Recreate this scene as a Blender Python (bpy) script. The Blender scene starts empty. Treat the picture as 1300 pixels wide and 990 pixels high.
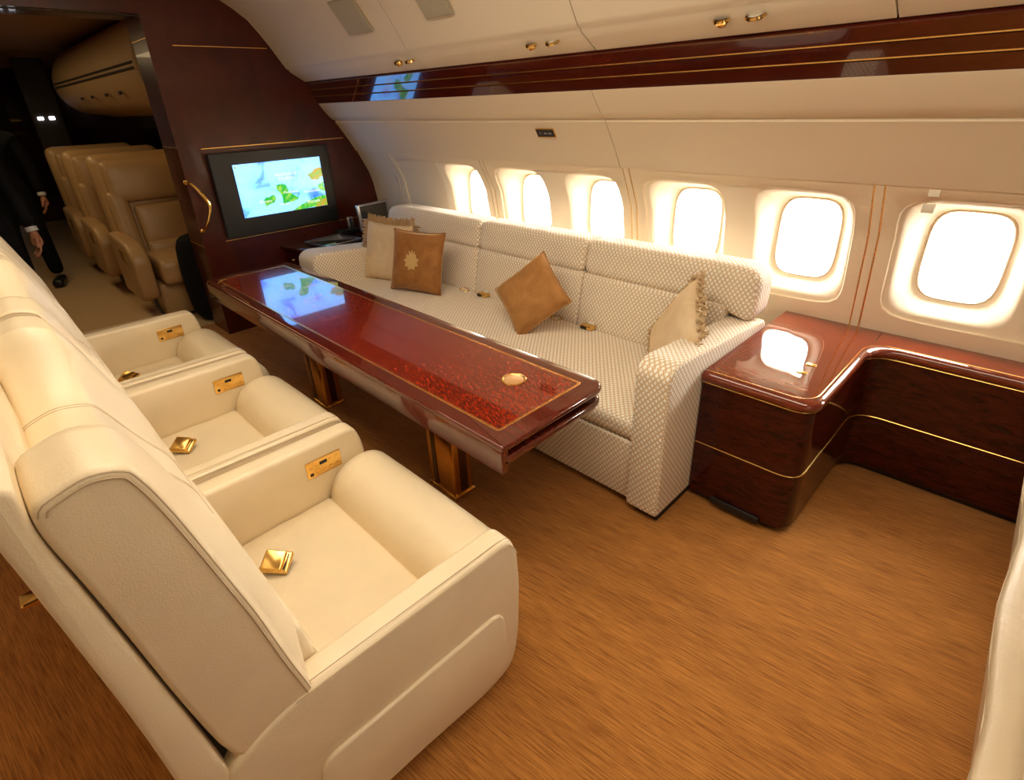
import bpy, bmesh, math, random
from mathutils import Vector, Matrix, noise
random.seed(7)
PI = math.pi
scene = bpy.context.scene
C = scene.collection
# ------------------------------------------------------------------ camera
Rm = [[0.7096907764638969, 0.7036278316091196, -0.03531113687095972],
      [-0.2796447523890747, 0.3273495305874763, 0.9025747045455086],
      [-0.6466357663038168, 0.630674368758718, -0.429082773282112]]
cam = bpy.data.objects.new('camera', bpy.data.cameras.new('camera'))
C.objects.link(cam)
cam.matrix_world = Matrix(((Rm[0][0], Rm[1][0], -Rm[2][0], 0), (Rm[0][1], Rm[1][1], -Rm[2][1], 0),
                           (Rm[0][2], Rm[1][2], -Rm[2][2], 1.6), (0, 0, 0, 1)))
cam.data.sensor_width = 36
cam.data.lens = 679.24 / 1300 * 36
cam.data.shift_y = -45 / 1300
cam.data.clip_start = 0.02
scene.camera = cam
# ------------------------------------------------------------------ world, lights, exposure
W = bpy.data.worlds.new('world'); scene.world = W; W.use_nodes = True
bg = W.node_tree.nodes['Background']
bg.inputs[0].default_value = (1.0, .97, .90, 1); bg.inputs[1].default_value = 30.0
def area(name, loc, size, power, col, rot=(0, 0, 0)):
    l = bpy.data.lights.new(name, 'AREA'); l.shape = 'RECTANGLE'; l.size, l.size_y = size
    l.energy = power; l.color = col
    o = bpy.data.objects.new(name, l); o.location = loc; o.rotation_euler = rot; C.objects.link(o); return o
area('ceiling_wash_light', (-.85, .80, 2.40), (2.8, .9), 36, (1, .87, .66))
area('ceiling_wash_light', (-2.4, .3, 2.41), (1.4, .5), 8, (1, .84, .60))
area('left_fill_light', (-.8, -1.25, 1.25), (2.6, .8), 1.5, (1, .88, .70), (-PI/2, 0, 0))  # added fill out of view; no window is built in this wall
area('rear_fill_light', (1.2, .4, 1.5), (1.2, 1.0), 4, (1, .86, .64), (0, PI/2, 0))  # added fill behind the camera to brighten the chair sides
area('cabin_forward_light', (-6.4, .2, 2.2), (3.2, .4), 12, (1, .72, .38))
vs = scene.view_settings
vs.view_transform = 'Standard'; vs.look = 'None'; vs.exposure = 0.12; vs.gamma = 1; vs.use_curve_mapping = False
scene.cycles.max_bounces = 10; scene.cycles.diffuse_bounces = 5; scene.cycles.glossy_bounces = 4
scene.cycles.transparent_max_bounces = 8; scene.cycles.caustics_reflective = False; scene.cycles.caustics_refractive = False
scene.cycles.sample_clamp_indirect = 6

# ------------------------------------------------------------------ materials
def mat(name, col, rough=.5, metal=0, coat=0, spec=.5, sheen=0, emis=None, estr=0):
    m = bpy.data.materials.new(name); m.use_nodes = True
    b = m.node_tree.nodes['Principled BSDF']
    b.inputs['Base Color'].default_value = (*col, 1); b.inputs['Roughness'].default_value = rough
    b.inputs['Metallic'].default_value = metal; b.inputs['Coat Weight'].default_value = coat
    b.inputs['Coat Roughness'].default_value = .03; b.inputs['Specular IOR Level'].default_value = spec
    b.inputs['Sheen Weight'].default_value = sheen
    if emis: b.inputs['Emission Color'].default_value = (*emis, 1); b.inputs['Emission Strength'].default_value = estr
    return m
class NT:
    def __init__(s, m): s.m = m; s.t = m.node_tree; s.b = s.t.nodes['Principled BSDF']
    def n(s, ty, **kw):
        x = s.t.nodes.new(ty)
        for k, v in kw.items():
            if k.startswith('i_'): x.inputs[k[2:].replace('_', ' ')].default_value = v
            else: setattr(x, k, v)
        return x
    def l(s, a, b): s.t.links.new(a, b)
    def math(s, op, a, b=None):
        x = s.n('ShaderNodeMath', operation=op)
        for i, v in enumerate((a, b)):
            if v is None: continue
            if isinstance(v, (int, float)): x.inputs[i].default_value = v
            else: s.l(v, x.inputs[i])
        return x.outputs[0]
    def ramp(s, fac, stops):
        r = s.n('ShaderNodeValToRGB'); e = r.color_ramp.elements
        while len(e) < len(stops): e.new(.5)
        for el, (p, c) in zip(e, stops): el.position = p; el.color = (*c, 1)
        s.l(fac, r.inputs[0]); return r.outputs[0]
    def coord(s, which='Object', scale=(1, 1, 1), rot=(0, 0, 0)):
        c = s.n('ShaderNodeTexCoord'); mp = s.n('ShaderNodeMapping')
        mp.inputs['Scale'].default_value = scale; src = c.outputs[which]
        if any(rot):
            m0 = s.n('ShaderNodeMapping'); m0.inputs['Rotation'].default_value = rot; s.l(src, m0.inputs[0]); src = m0.outputs[0]
        s.l(src, mp.inputs[0]); return mp.outputs[0]
    def noise(s, vec, scale, detail=3, rough=.5, dist=0):
        x = s.n('ShaderNodeTexNoise'); x.inputs['Scale'].default_value = scale; x.inputs['Detail'].default_value = detail
        x.inputs['Roughness'].default_value = rough; x.inputs['Distortion'].default_value = dist
        s.l(vec, x.inputs['Vector']); return x.outputs['Fac']
    def bump(s, h, strength, dist=.01):
        x = s.n('ShaderNodeBump'); x.inputs['Strength'].default_value = strength; x.inputs['Distance'].default_value = dist
        s.l(h, x.inputs['Height']); s.l(x.outputs[0], s.b.inputs['Normal'])

def leather(name, col):
    m = mat(name, col, .38, spec=.4, coat=.12); m.node_tree.nodes['Principled BSDF'].inputs['Coat Roughness'].default_value = .3
    t = NT(m); v = t.coord()
    g = t.noise(v, 320, 2); w = t.noise(v, 5, 3, dist=.6)
    t.bump(t.math('ADD', t.math('MULTIPLY', g, .12), w), .22, .02)
    c = t.ramp(w, [(.3, tuple(x*.95 for x in col)), (.7, tuple(min(1, x*1.03) for x in col))]); t.l(c, t.b.inputs['Base Color'])
    return m
M = {}
M['leather'] = leather('cream_leather', (.80, .67, .465))
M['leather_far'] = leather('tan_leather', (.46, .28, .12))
M['thread'] = mat('seam_thread', (.50, .38, .24), .7)
M['gap'] = mat('dark_gap', (.03, .02, .012), .8)
M['gold'] = mat('polished_gold', (.86, .55, .17), .16, 1)
M['brass'] = mat('satin_gold', (.95, .60, .18), .24, .9)
M['silver'] = mat('silver_metal', (.55, .55, .56), .3, 1)
M['black'] = mat('black_plastic', (.010, .011, .012), .35)
M['ink'] = mat('black_ink', (.02, .02, .02), .6)
M['white'] = mat('white_plastic', (.85, .80, .68), .4)
M['lens'] = mat('lamp_lens', (.75, .70, .60), .15, coat=1)
def trim_mat(name, col, bump=.05):
    m = mat(name, col, .6, spec=.25); t = NT(m); v = t.coord(); n = t.noise(v, 140, 2); t.bump(n, bump, .004); return m
M['wallcream'] = trim_mat('cream_wall_lining', (.78, .67, .51))
M['ceilcream'] = trim_mat('cream_ceiling_lining', (.80, .71, .57))
M['panelcream'] = trim_mat('cream_window_panel', (.84, .72, .54))
M['reveal'] = trim_mat('ivory_window_reveal', (.90, .80, .64))
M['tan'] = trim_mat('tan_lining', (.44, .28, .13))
def wood(name, a, b, scale=(1, 1, 1), rough=.12, fig=7, coat=1.0):
    m = mat(name, a, rough, coat=coat, spec=.4); m.node_tree.nodes['Principled BSDF'].inputs['Coat IOR'].default_value = 1.6; t = NT(m)
    v = t.coord('Object', scale)
    n = t.noise(v, fig, 6, .6, 1.2); g = t.noise(v, fig*6, 2)
    f = t.math('ADD', t.math('MULTIPLY', n, .8), t.math('MULTIPLY', g, .2))
    t.l(t.ramp(f, [(.35, a), (.65, b)]), t.b.inputs['Base Color']); return m
M['mahogany'] = wood('mahogany_lacquer', (.075, .0085, .004), (.125, .016, .007), (.6, 3, 3))
M['rail'] = wood('rail_mahogany', (.045, .0055, .003), (.085, .011, .005), (.5, 3, 3), rough=.1)
M['mahogany_dark'] = wood('dark_mahogany_lacquer', (.030, .0042, .0022), (.055, .0075, .0038), (3, 1, .5))
M['bulkhead'] = wood('bulkhead_mahogany', (.040, .0050, .0026), (.072, .0092, .0042), (2, 1, .6), fig=4, coat=.2, rough=.28)
M['mahogany_top'] = wood('mahogany_top', (.13, .016, .006), (.19, .028, .010), (1, 3, 1), fig=6, rough=.06)
def burl():
    m = mat('burl_veneer', (.2, .02, .006), .16, coat=1, spec=.4); m.node_tree.nodes['Principled BSDF'].inputs['Coat IOR'].default_value = 1.75; t = NT(m)
    v = t.coord('Object', (40, 130, 10), (0, 0, .35))
    d = t.noise(v, 1.0, 3, .5, .5); v2 = t.coord('Object', (1, 1, 1)); n2 = t.noise(v2, 2.5, 3)
    f = t.math('ADD', t.math('MULTIPLY', d, .85), t.math('MULTIPLY', n2, .15))
    t.l(t.ramp(f, [(.34, (.09, .006, .002)), (.50, (.20, .016, .004)), (.70, (.34, .034, .007))]), t.b.inputs['Base Color'])
    return m
M['burl'] = burl()
def burl2():
    m = mat('cabinet_veneer', (.05, .006, .003), .16, coat=.45, spec=.15); t = NT(m)
    v = t.coord('Object', (10, 10, 45)); d = t.noise(v, 1.0, 4, .6, 1.2)
    t.l(t.ramp(d, [(.35, (.024, .0036, .002)), (.65, (.062, .0085, .004))]), t.b.inputs['Base Color']); return m
M['veneer'] = burl2()
def carpet(name, a, b, rot=.0):
    m = mat(name, a, .9, spec=.1, sheen=.25); t = NT(m)
    v = t.coord('Object', (9, 230, 1), (0, 0, rot)); n = t.noise(v, 1, 4, .65)
    v2 = t.coord('Object', (1.5, 14, 1), (0, 0, rot)); n2 = t.noise(v2, 1, 3)
    v3 = t.coord(); n3 = t.noise(v3, 260, 2)
    f = t.math('ADD', t.math('ADD', t.math('MULTIPLY', n, .74), t.math('MULTIPLY', n2, .16)), t.math('MULTIPLY', n3, .1))
    t.l(t.ramp(f, [(.38, a), (.60, b)]), t.b.inputs['Base Color']); t.bump(n, .3, .004); return m
M['carpet'] = carpet('brown_ribbed_carpet', (.23, .083, .015), (.50, .212, .044), -.13)
M['carpet_far'] = carpet('tan_carpet', (.46, .29, .12), (.54, .35, .15))
def weave():
    m = mat('lozenge_weave', (.7, .6, .45), .8, spec=.15, sheen=.2); t = NT(m)
    uv = t.n('ShaderNodeUVMap'); sp = t.n('ShaderNodeSeparateXYZ'); t.l(uv.outputs[0], sp.inputs[0])
    P, Q = .0225, .029
    u = t.math('DIVIDE', sp.outputs[0], P); v = t.math('DIVIDE', sp.outputs[1], Q)
    fa = t.math('ABSOLUTE', t.math('SINE', t.math('MULTIPLY', t.math('ADD', u, v), PI))); fb = t.math('ABSOLUTE', t.math('SINE', t.math('MULTIPLY', t.math('SUBTRACT', u, v), PI)))
    f = t.math('MINIMUM', fa, fb)
    col = t.ramp(f, [(.10, (.62, .45, .27)), (.36, (.74, .61, .45)), (.60, (.82, .73, .60)), (.80, (.97, .95, .90))])
    t.l(col, t.b.inputs['Base Color']); t.bump(f, .4, .004); return m
M['weave'] = weave()
def velvet(name, a, b):
    m = mat(name, a, .7, spec=.2, sheen=.9); t = NT(m); v = t.coord(); n = t.noise(v, 9, 4, .6, 1.0)
    t.b.inputs['Sheen Tint'].default_value = (1, .75, .45, 1); t.b.inputs['Sheen Roughness'].default_value = .35
    t.l(t.ramp(n, [(.3, a), (.7, b)]), t.b.inputs['Base Color']); t.bump(t.noise(v, 30, 3), .25, .006); return m
M['velvet_brown'] = velvet('brown_velvet', (.26, .105, .028), (.40, .18, .055))
M['velvet_tan'] = velvet('tan_velvet', (.32, .145, .040), (.47, .23, .075))
M['silk'] = velvet('cream_silk', (.66, .50, .31), (.78, .62, .42))
M['fringe'] = mat('brown_fringe', (.40, .25, .12), .8, sheen=.4)
M['tassel'] = mat('gold_brown_tassel', (.50, .35, .18), .8, sheen=.4)
M['embroid'] = mat('gold_embroidery', (.60, .40, .16), .5, sheen=.3)
M['suit'] = mat('black_suit_cloth', (.004, .004, .005), .9, spec=.2)
M['skin'] = mat('skin', (.42, .18, .10), .5)
M['shirt'] = mat('white_shirt_cloth', (.6, .62, .65), .7)
M['glow_red'] = mat('red_lamp', (.5, .05, .02), .4, emis=(1, .10, .03), estr=1.2)
M['glow_white'] = mat('white_glint', (.8, .8, .8), .4, emis=(.9, .9, 1), estr=3)  # glow standing in for reflections in dark glass
M['glow_amber'] = mat('amber_lamp', (.6, .3, .05), .4, emis=(1, .55, .08), estr=.7)
M['glow_orange'] = mat('orange_panel', (.4, .1, .03), .5, emis=(1, .2, .05), estr=.25)
M['glass_dark'] = mat('dark_screen_glass', (.035, .030, .022), .08, coat=1)
def glass():
    m = bpy.data.materials.new('window_glass'); m.use_nodes = True; nt = m.node_tree
    for n in list(nt.nodes):
        if n.type != 'OUTPUT_MATERIAL': nt.nodes.remove(n)
    out = nt.nodes['Material Output']; mx = nt.nodes.new('ShaderNodeMixShader'); tr = nt.nodes.new('ShaderNodeBsdfTransparent')
    gl = nt.nodes.new('ShaderNodeBsdfGlossy'); gl.inputs['Roughness'].default_value = .02
    mx.inputs[0].default_value = .06; tr.inputs[0].default_value = (.97, .97, .96, 1)
    nt.links.new(tr.outputs[0], mx.inputs[1]); nt.links.new(gl.outputs[0], mx.inputs[2]); nt.links.new(mx.outputs[0], out.inputs[0]); return m
M['glass'] = glass()

# ------------------------------------------------------------------ mesh helpers
def link(name, bm, m, parent=None, smooth=35, uv=False):
    bmesh.ops.recalc_face_normals(bm, faces=bm.faces[:])
    if uv:
        L = bm.loops.layers.uv.new('UVMap')
        for f in bm.faces:
            n = f.normal; a = max(range(3), key=lambda i: abs(n[i]))
            for lp in f.loops:
                p = lp.vert.co
                lp[L].uv = (p.y, p.z) if a == 0 else (p.x, p.z) if a == 1 else (p.x, p.y)
    me = bpy.data.meshes.new(name); bm.to_mesh(me); bm.free()
    if smooth:
        me.shade_smooth(); me.set_sharp_from_angle(angle=math.radians(smooth))
    for mm in (m if isinstance(m, (list, tuple)) else [m]): me.materials.append(mm)
    o = bpy.data.objects.new(name, me); C.objects.link(o)
    if parent: o.parent = parent
    return o
def thing(name, label=None, cat=None, loc=(0, 0, 0), rotz=0, group=None, kind=None):
    o = bpy.data.objects.new(name, None); C.objects.link(o); o.empty_display_size = .1
    o.location = loc; o.rotation_euler = (0, 0, rotz)
    return tag(o, label, cat, group, kind)
def tag(o, label=None, cat=None, group=None, kind=None):
    if label: o['label'] = label
    if cat: o['category'] = cat
    if group: o['group'] = group
    if kind: o['kind'] = kind
    return o
def dup(root, loc, rotz=0, label=None):
    r = root.copy(); C.objects.link(r); r.location = loc; r.rotation_euler = (0, 0, rotz)
    if label: r['label'] = label
    for ch in list(root.children):
        c = ch.copy(); C.objects.link(c); c.parent = r
        for g in ch.children:
            d = g.copy(); C.objects.link(d); d.parent = c
    return r
def loft(bm, loops, cap=True, closed=True):
    vs = [[bm.verts.new(p) for p in lp] for lp in loops]
    n = len(vs[0])
    for a, b in zip(vs, vs[1:]):
        for i in range(n if closed else n-1):
            j = (i+1) % n
            try: bm.faces.new((a[i], a[j], b[j], b[i]))
            except ValueError: pass
    if cap:
        for e in (vs[0], vs[-1]):
            try: bm.faces.new(e)
            except ValueError: pass
    return vs
def rpoly(pts, r, k=4):
    """round the corners of a polygon; r number or list"""
    out = []; n = len(pts)
    for i, p in enumerate(pts):
        rr = r[i] if isinstance(r, (list, tuple)) else r
        p = Vector(p); a = Vector(pts[i-1]); b = Vector(pts[(i+1) % n])
        if rr <= 0: out.append(tuple(p)); continue
        da = (a-p); db = (b-p); d = min(rr, da.length*.48, db.length*.48)
        s = p+da.normalized()*d; e = p+db.normalized()*d
        for j in range(k+1):
            t = j/k; out.append(tuple(s*(1-t)**2+p*2*t*(1-t)+e*t*t))
    return out
def inset(pts, d):
    n = len(pts); out = []
    A = sum(pts[i][0]*pts[(i+1) % n][1]-pts[(i+1) % n][0]*pts[i][1] for i in range(n))
    sg = 1 if A > 0 else -1
    for i in range(n):
        a = Vector(pts[i-1]); p = Vector(pts[i]); b = Vector(pts[(i+1) % n])
        e1 = (p-a); e2 = (b-p)
        if e1.length < 1e-7: e1 = e2
        if e2.length < 1e-7: e2 = e1
        n1 = Vector((-e1.y, e1.x)).normalized()*sg; n2 = Vector((-e2.y, e2.x)).normalized()*sg
        m = (n1+n2)
        m = m.normalized() if m.length > 1e-6 else n1
        out.append(tuple(p+m*(d/max(.5, m.dot(n1)))))
    return out
def prism(bm, pts, a, b, axis='x', r=0, k=3):
    """extrude 2D pts along axis from a to b with rounded rims r.  x:(y,z) y:(x,z) z:(x,y)"""
    if b < a: a, b = b, a
    def P(q, t): return (t, q[0], q[1]) if axis == 'x' else (q[0], t, q[1]) if axis == 'y' else (q[0], q[1], t)
    L = []
    if r > 0:
        for j in range(k+1):
            th = PI/2*j/k; L.append([P(q, a+r*(1-math.sin(th))) for q in inset(pts, r*(1-math.cos(PI/2-th)) if 0 else r*(1-math.sin(PI/2-(PI/2-th))))]) if 0 else L.append([P(q, a+r*(1-math.cos(th))) for q in inset(pts, r*(1-math.sin(th)))])
        for j in range(k, -1, -1):
            th = PI/2*j/k; L.append([P(q, b-r*(1-math.cos(th))) for q in inset(pts, r*(1-math.sin(th)))])
    else:
        L = [[P(q, a) for q in pts], [P(q, b) for q in pts]]
    loft(bm, L)
def box(bm, x0, x1, y0, y1, z0, z1, r=0, k=2):
    if r <= 0: prism(bm, [(x0, y0), (x1, y0), (x1, y1), (x0, y1)], z0, z1, 'z'); return
    prism(bm, rpoly([(x0, y0), (x1, y0), (x1, y1), (x0, y1)], r, 3), z0, z1, 'z', min(r, abs(z1-z0)*.45), k)
def tube(bm, pts, r, seg=6, closed=False, cap=True):
    pts = [Vector(p) for p in pts]; n = len(pts); loops = []; up = None
    for i, p in enumerate(pts):
        if closed: t = pts[(i+1) % n]-pts[i-1]
        else: t = pts[min(i+1, n-1)]-pts[max(i-1, 0)]
        t.normalize()
        if up is None:
            up = Vector((0, 0, 1)) if abs(t.z) < .9 else Vector((1, 0, 0))
        s = t.cross(up).normalized(); up = s.cross(t).normalized()
        rr = r[i] if isinstance(r, (list, tuple)) else r
        loops.append([p+(s*math.cos(2*PI*j/seg)+up*math.sin(2*PI*j/seg))*rr for j in range(seg)])
    if closed: loops.append(loops[0][:])
    loft(bm, loops, cap=cap and not closed)
def smooth_path(pts, sub=6, closed=False):
    P = [Vector(p) for p in pts]; n = len(P); out = []
    rng = range(n if closed else n-1)
    for i in rng:
        p0 = P[(i-1) % n] if closed else P[max(i-1, 0)]; p1 = P[i]; p2 = P[(i+1) % n]; p3 = P[(i+2) % n] if closed else P[min(i+2, n-1)]
        for j in range(sub):
            t = j/sub
            out.append(.5*((2*p1)+(p2-p0)*t+(2*p0-5*p1+4*p2-p3)*t*t+(3*p1-p0-3*p2+p3)*t**3))
    if not closed: out.append(P[-1])
    return out
def rbox(bm, c, s, r, n=6, puff=(0, 0, 0), fn=None):
    """rounded, puffed cushion block; c centre, s half sizes"""
    def ax(h):
        k = [-h, -h+r*.15, -h+r*.45, -h+r]; m = [(-h+r)+(2*(h-r))*i/n for i in range(1, n)]
        return k+m+[h-r, h-r*.45, h-r*.15, h]
    A = [ax(h) for h in s]; V = {}
    def vert(p):
        key = tuple(round(x, 6) for x in p)
        if key in V: return V[key]
        q = Vector([max(-(h-r), min(h-r, x)) for x, h in zip(p, s)]); d = Vector(p)-q
        w = q+d.normalized()*r if d.length > 1e-9 else Vector(p)
        u = [min(1, abs(w[i])/s[i]) for i in range(3)]; w2 = w.copy()
        for i in range(3):
            if puff[i]:
                j, k = [x for x in range(3) if x != i]
                w2[i] += puff[i]*(w[i]/s[i])*(1-u[j]**2)*(1-u[k]**2)
        w2 += Vector(c)
        if fn: w2 = Vector(fn(w2))
        V[key] = bm.verts.new(w2); return V[key]
    for i in range(3):
        j, k = [x for x in range(3) if x != i]
        for sg in (-1, 1):
            for a in range(len(A[j])-1):
                for b in range(len(A[k])-1):
                    q = []
                    for (da, db) in ((0, 0), (1, 0), (1, 1), (0, 1)):
                        p = [0, 0, 0]; p[i] = sg*s[i]; p[j] = A[j][a+da]; p[k] = A[k][b+db]; q.append(vert(p))
                    if len(set(q)) >= 3:
                        try: bm.faces.new(q)
                        except ValueError: pass
def nb(): return bmesh.new()
def mk(name, m, parent, f, *a, smooth=35, uv=False, **k):
    bm = nb(); f(bm, *a, **k); return link(name, bm, m, parent, smooth, uv)
def text(name, s, size, m, parent, mw, ext=.0004):
    cu = bpy.data.curves.new(name, 'FONT'); cu.body = s; cu.size = size; cu.align_x = 'CENTER'; cu.align_y = 'CENTER'; cu.extrude = ext; cu.resolution_u = 2
    t = bpy.data.objects.new('tmp', cu); C.objects.link(t)
    me = bpy.data.meshes.new_from_object(t); bpy.data.objects.remove(t); me.transform(mw); me.materials.append(m); me.name = name
    o = bpy.data.objects.new(name, me); C.objects.link(o); o.parent = parent; return o

# ================================================================== THE SETTING
XB, XE = -4.386, 1.25     # bulkhead face, rear end
WALL = [(2.515, 1.262), (2.624, 1.041), (2.659, .812), (2.69, .60), (2.70, .30), (2.70, 0)]
def Yw(z):
    for (y0, z0), (y1, z1) in zip(WALL, WALL[1:]):
        if z >= z1: return y0+(y1-y0)*(z0-z)/(z0-z1)
    return 2.70
# floor
bm = nb(); box(bm, -4.75, XE, -1.35, 2.9, -.05, 0)
tag(link('floor', bm, M['carpet'], smooth=0), kind='structure')
bm = nb(); box(bm, -12.2, -4.75, -1.6, 2.9, -.05, 0)
tag(link('floor', bm, M['carpet_far'], smooth=0), 'tan carpet of the forward cabin beyond the doorway', kind='structure')
# ceiling: curved liner made of panels with open joints
CEIL = [(2.165, 1.783), (2.10, 1.823), (2.058, 1.848), (2.051, 1.862), (2.035, 1.868), (2.024, 1.884), (1.99, 1.935), (1.94, 2.013), (1.88, 2.095), (1.818, 2.170), (1.74, 2.228), (1.66, 2.277), (1.52, 2.335), (1.35, 2.38),
        (1.1, 2.42), (.75, 2.445), (.2, 2.45), (-.5, 2.44), (-.9, 2.36), (-1.15, 2.2), (-1.3, 1.9)]
def sheet(bm, prof, x0, x1, t, nx=1):
    n = len(prof); off = []
    for i, p in enumerate(prof):
        a = Vector(prof[max(i-1, 0)]); b = Vector(prof[min(i+1, n-1)]); d = (b-a).normalized(); off.append((p[0]+d.y*t, p[1]-d.x*t))
    prism(bm, list(prof)+off[::-1], x0, x1, 'x')
ceil = tag(bpy.data.objects.new('ceiling', None), kind='structure'); C.objects.link(ceil)
seams = [XB, -2.83, -1.62, -.50, XE]
for a, b in zip(seams, seams[1:]):
    bm = nb(); sheet(bm, CEIL, a+.003, b-.003, .03); link('ceiling_panel', bm, M['ceilcream'], ceil, 50)
bm = nb(); sheet(bm, [(p[0]+.0, p[1]+.035) for p in CEIL], XB, XE, .02); link('ceiling_backing', bm, M['wallcream'], ceil)
# left wall and rear wall, outside the frame
bm = nb(); prism(bm, [(-1.30, 1.92), (-1.38, 1.2), (-1.35, 0), (-1.42, 0), (-1.46, 1.2), (-1.36, 1.95)], XB, XE, 'x')
tag(link('wall_left', bm, M['wallcream']), kind='structure')
bm = nb(); box(bm, XE, XE+.05, -1.45, 2.95, 0, 2.6); tag(link('wall_back', bm, M['mahogany_dark'], smooth=0), kind='structure')
# window side wall: valance panels, wooden rail, window panels
wr = tag(bpy.data.objects.new('wall_right', None), kind='structure'); C.objects.link(wr)
VAL = [(2.244, 1.628), (2.262, 1.600), (2.315, 1.535), (2.343, 1.507), (2.356, 1.506), (2.366, 1.498), (2.362, 1.486), (2.378, 1.468), (2.46, 1.345), (2.505, 1.268), (2.513, 1.256), (2.525, 1.257)]
vs_ = [XB, -1.70, XE]
for a, b in zip(vs_, vs_[1:]):
    bm = nb(); sheet(bm, VAL, a+.002, b-.002, -.02); link('valance_panel', bm, M['wallcream'], wr, 50)
bm = nb(); prism(bm, [(2.27, 1.64), (2.37, 1.51), (2.53, 1.27), (2.75, 1.27), (2.75, 1.9), (2.27, 1.9)], XB, XE, 'x'); link('wall_backing', bm, M['gap'], wr)
bm = nb()
def rp_(f, d=0):   # point a fraction f down the sloping rail face, d outwards from the cabin side
    return (2.163+.084*f+.86*d, 1.768-.140*f+.51*d)
rail_prof = [rp_(0), rp_(.29), rp_(.295, .008), rp_(.345, .008), rp_(.35), rp_(.62), rp_(.625, .008), rp_(.675, .008), rp_(.68), rp_(1), (2.30, 1.628), (2.30, 1.79), (2.18, 1.79)]
prism(bm, rail_prof, XB, XE, 'x'); link('rail', bm, M['rail'], wr, 20)
for f in (.32, .65):
    q = rp_(f, .006); bm = nb(); box(bm, XB, XE, q[0]-.003, q[0]+.004, q[1]-.003, q[1]+.003); link('rail_inlay', bm, M['brass'], wr, 0)
# window panels
posts = [-3.96, -2.815, -1.672, -.51, .655]
WIN = [-3.08, -2.52, -1.94, -1.36, -.80, -.21, .36]
ZC, ZT, ZB = .958, 1.258, .58
def sup(hx, hz, r, n=48):
    """n points of a rounded rectangle"""
    out = []
    for i in range(n):
        th = 2*PI*(i+.5)/n; c, s = math.cos(th), math.sin(th); e = r
        d = (abs(c/hx)**e+abs(s/hz)**e)**(-1/e); out.append((c*d, s*d))
    return out
def rectpts(x0, x1, z0, z1, cx, cz, n=48):
    out = []
    for i in range(n):
        th = 2*PI*(i+.5)/n; c, s = math.cos(th), math.sin(th)
        tx = ((x1 if c > 0 else x0)-cx)/c if abs(c) > 1e-6 else 1e9; tz = ((z1 if s > 0 else z0)-cz)/s if abs(s) > 1e-6 else 1e9
        t = min(tx, tz); out.append((cx+c*t, cz+s*t))
    # snap nearest point to each corner
    for X in (x0, x1):
        for Z in (z0, z1):
            k = min(range(n), key=lambda i: (out[i][0]-X)**2+(out[i][1]-Z)**2); out[k] = (X, Z)
    return out
def grid_sheet(bm, x0, x1, z0, z1, d, nx=2, nz=14):
    g = [[bm.verts.new((x0+(x1-x0)*i/nx, Yw(z0+(z1-z0)*j/nz)+d, z0+(z1-z0)*j/nz)) for j in range(nz+1)] for i in range(nx+1)]
    for i in range(nx):
        for j in range(nz): bm.faces.new((g[i][j], g[i+1][j], g[i+1][j+1], g[i][j+1]))
def funnel(bm, x0, x1, cx):
    rings = []
    R0 = rectpts(x0, x1, .62, 1.25, cx, ZC); rings.append([(x, Yw(z)+.012, z) for x, z in R0])
    GY = 2.765
    for (hx, hz, e, k) in ((.212, .248, 6, 0), (.205, .241, 6, .03), (.192, .228, 5.2, .25), (.168, .212, 4.6, .62), (.150, .197, 4.2, .90), (.141, .190, 4.2, .93), (.138, .187, 4.2, 1.0), (.134, .183, 4.2, 1.0), (.132, .181, 4.2, 1.12)):
        rings.append([(cx+x, (Yw(ZC+z)+.012)*(1-k)+GY*k, ZC+z+.004*k) for x, z in sup(hx, hz, e)])
    loft(bm, rings, cap=False)
for pi, (a, b) in enumerate(zip(posts, posts[1:])):
    a2, b2 = a+.022, b-.022; cx = (a2+b2)/2; p = tag(bpy.data.objects.new('window_panel', None)); C.objects.link(p); p.parent = wr
    n = 96; O = rectpts(a2, b2, ZB, ZT, cx, .95, n); hx = (b2-a2)/2
    I = [(cx+x, .95+z) for x, z in sup(hx-.052, .262, 9, n)]; I2 = [(cx+x, .95+z) for x, z in sup(hx-.058, .256, 9, n)]
    bm = nb(); loft(bm, [[(x, Yw(z)+.02, z) for x, z in O], [(x, Yw(z), z) for x, z in O], [(x, Yw(z)-.001, z) for x, z in I], [(x, Yw(z)+.014, z) for x, z in I2]], cap=False)
    link('panel_frame', bm, M['panelcream'], p, 50)
    xs = [w for w in WIN if a < w < b]
    if pi == 0:
        bm = nb(); grid_sheet(bm, a2, -3.365, .62, 1.25, .012); link('window_blank', bm, M['panelcream'], p)
        bm = nb(); funnel(bm, -3.365, b2, xs[0]); link('window_reveal', bm, M['reveal'], p, 50)
    else:
        mid = (xs[0]+xs[1])/2
        for (x0, x1, c) in ((a2, mid, xs[0]), (mid, b2, xs[1])):
            bm = nb(); funnel(bm, x0, x1, c); link('window_reveal', bm, M['reveal'], p, 50)
bm = nb(); grid_sheet(bm, XB, posts[0]-.022, 0, ZT, .003); link('side_lining', bm, M['wallcream'], wr)
bm = nb(); grid_sheet(bm, XB, XE, 0, .6, .002); link('lower_lining', bm, M['wallcream'], wr)
bm = nb(); grid_sheet(bm, .66, XE, .55, ZT, .002); link('side_lining', bm, M['wallcream'], wr)
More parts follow.
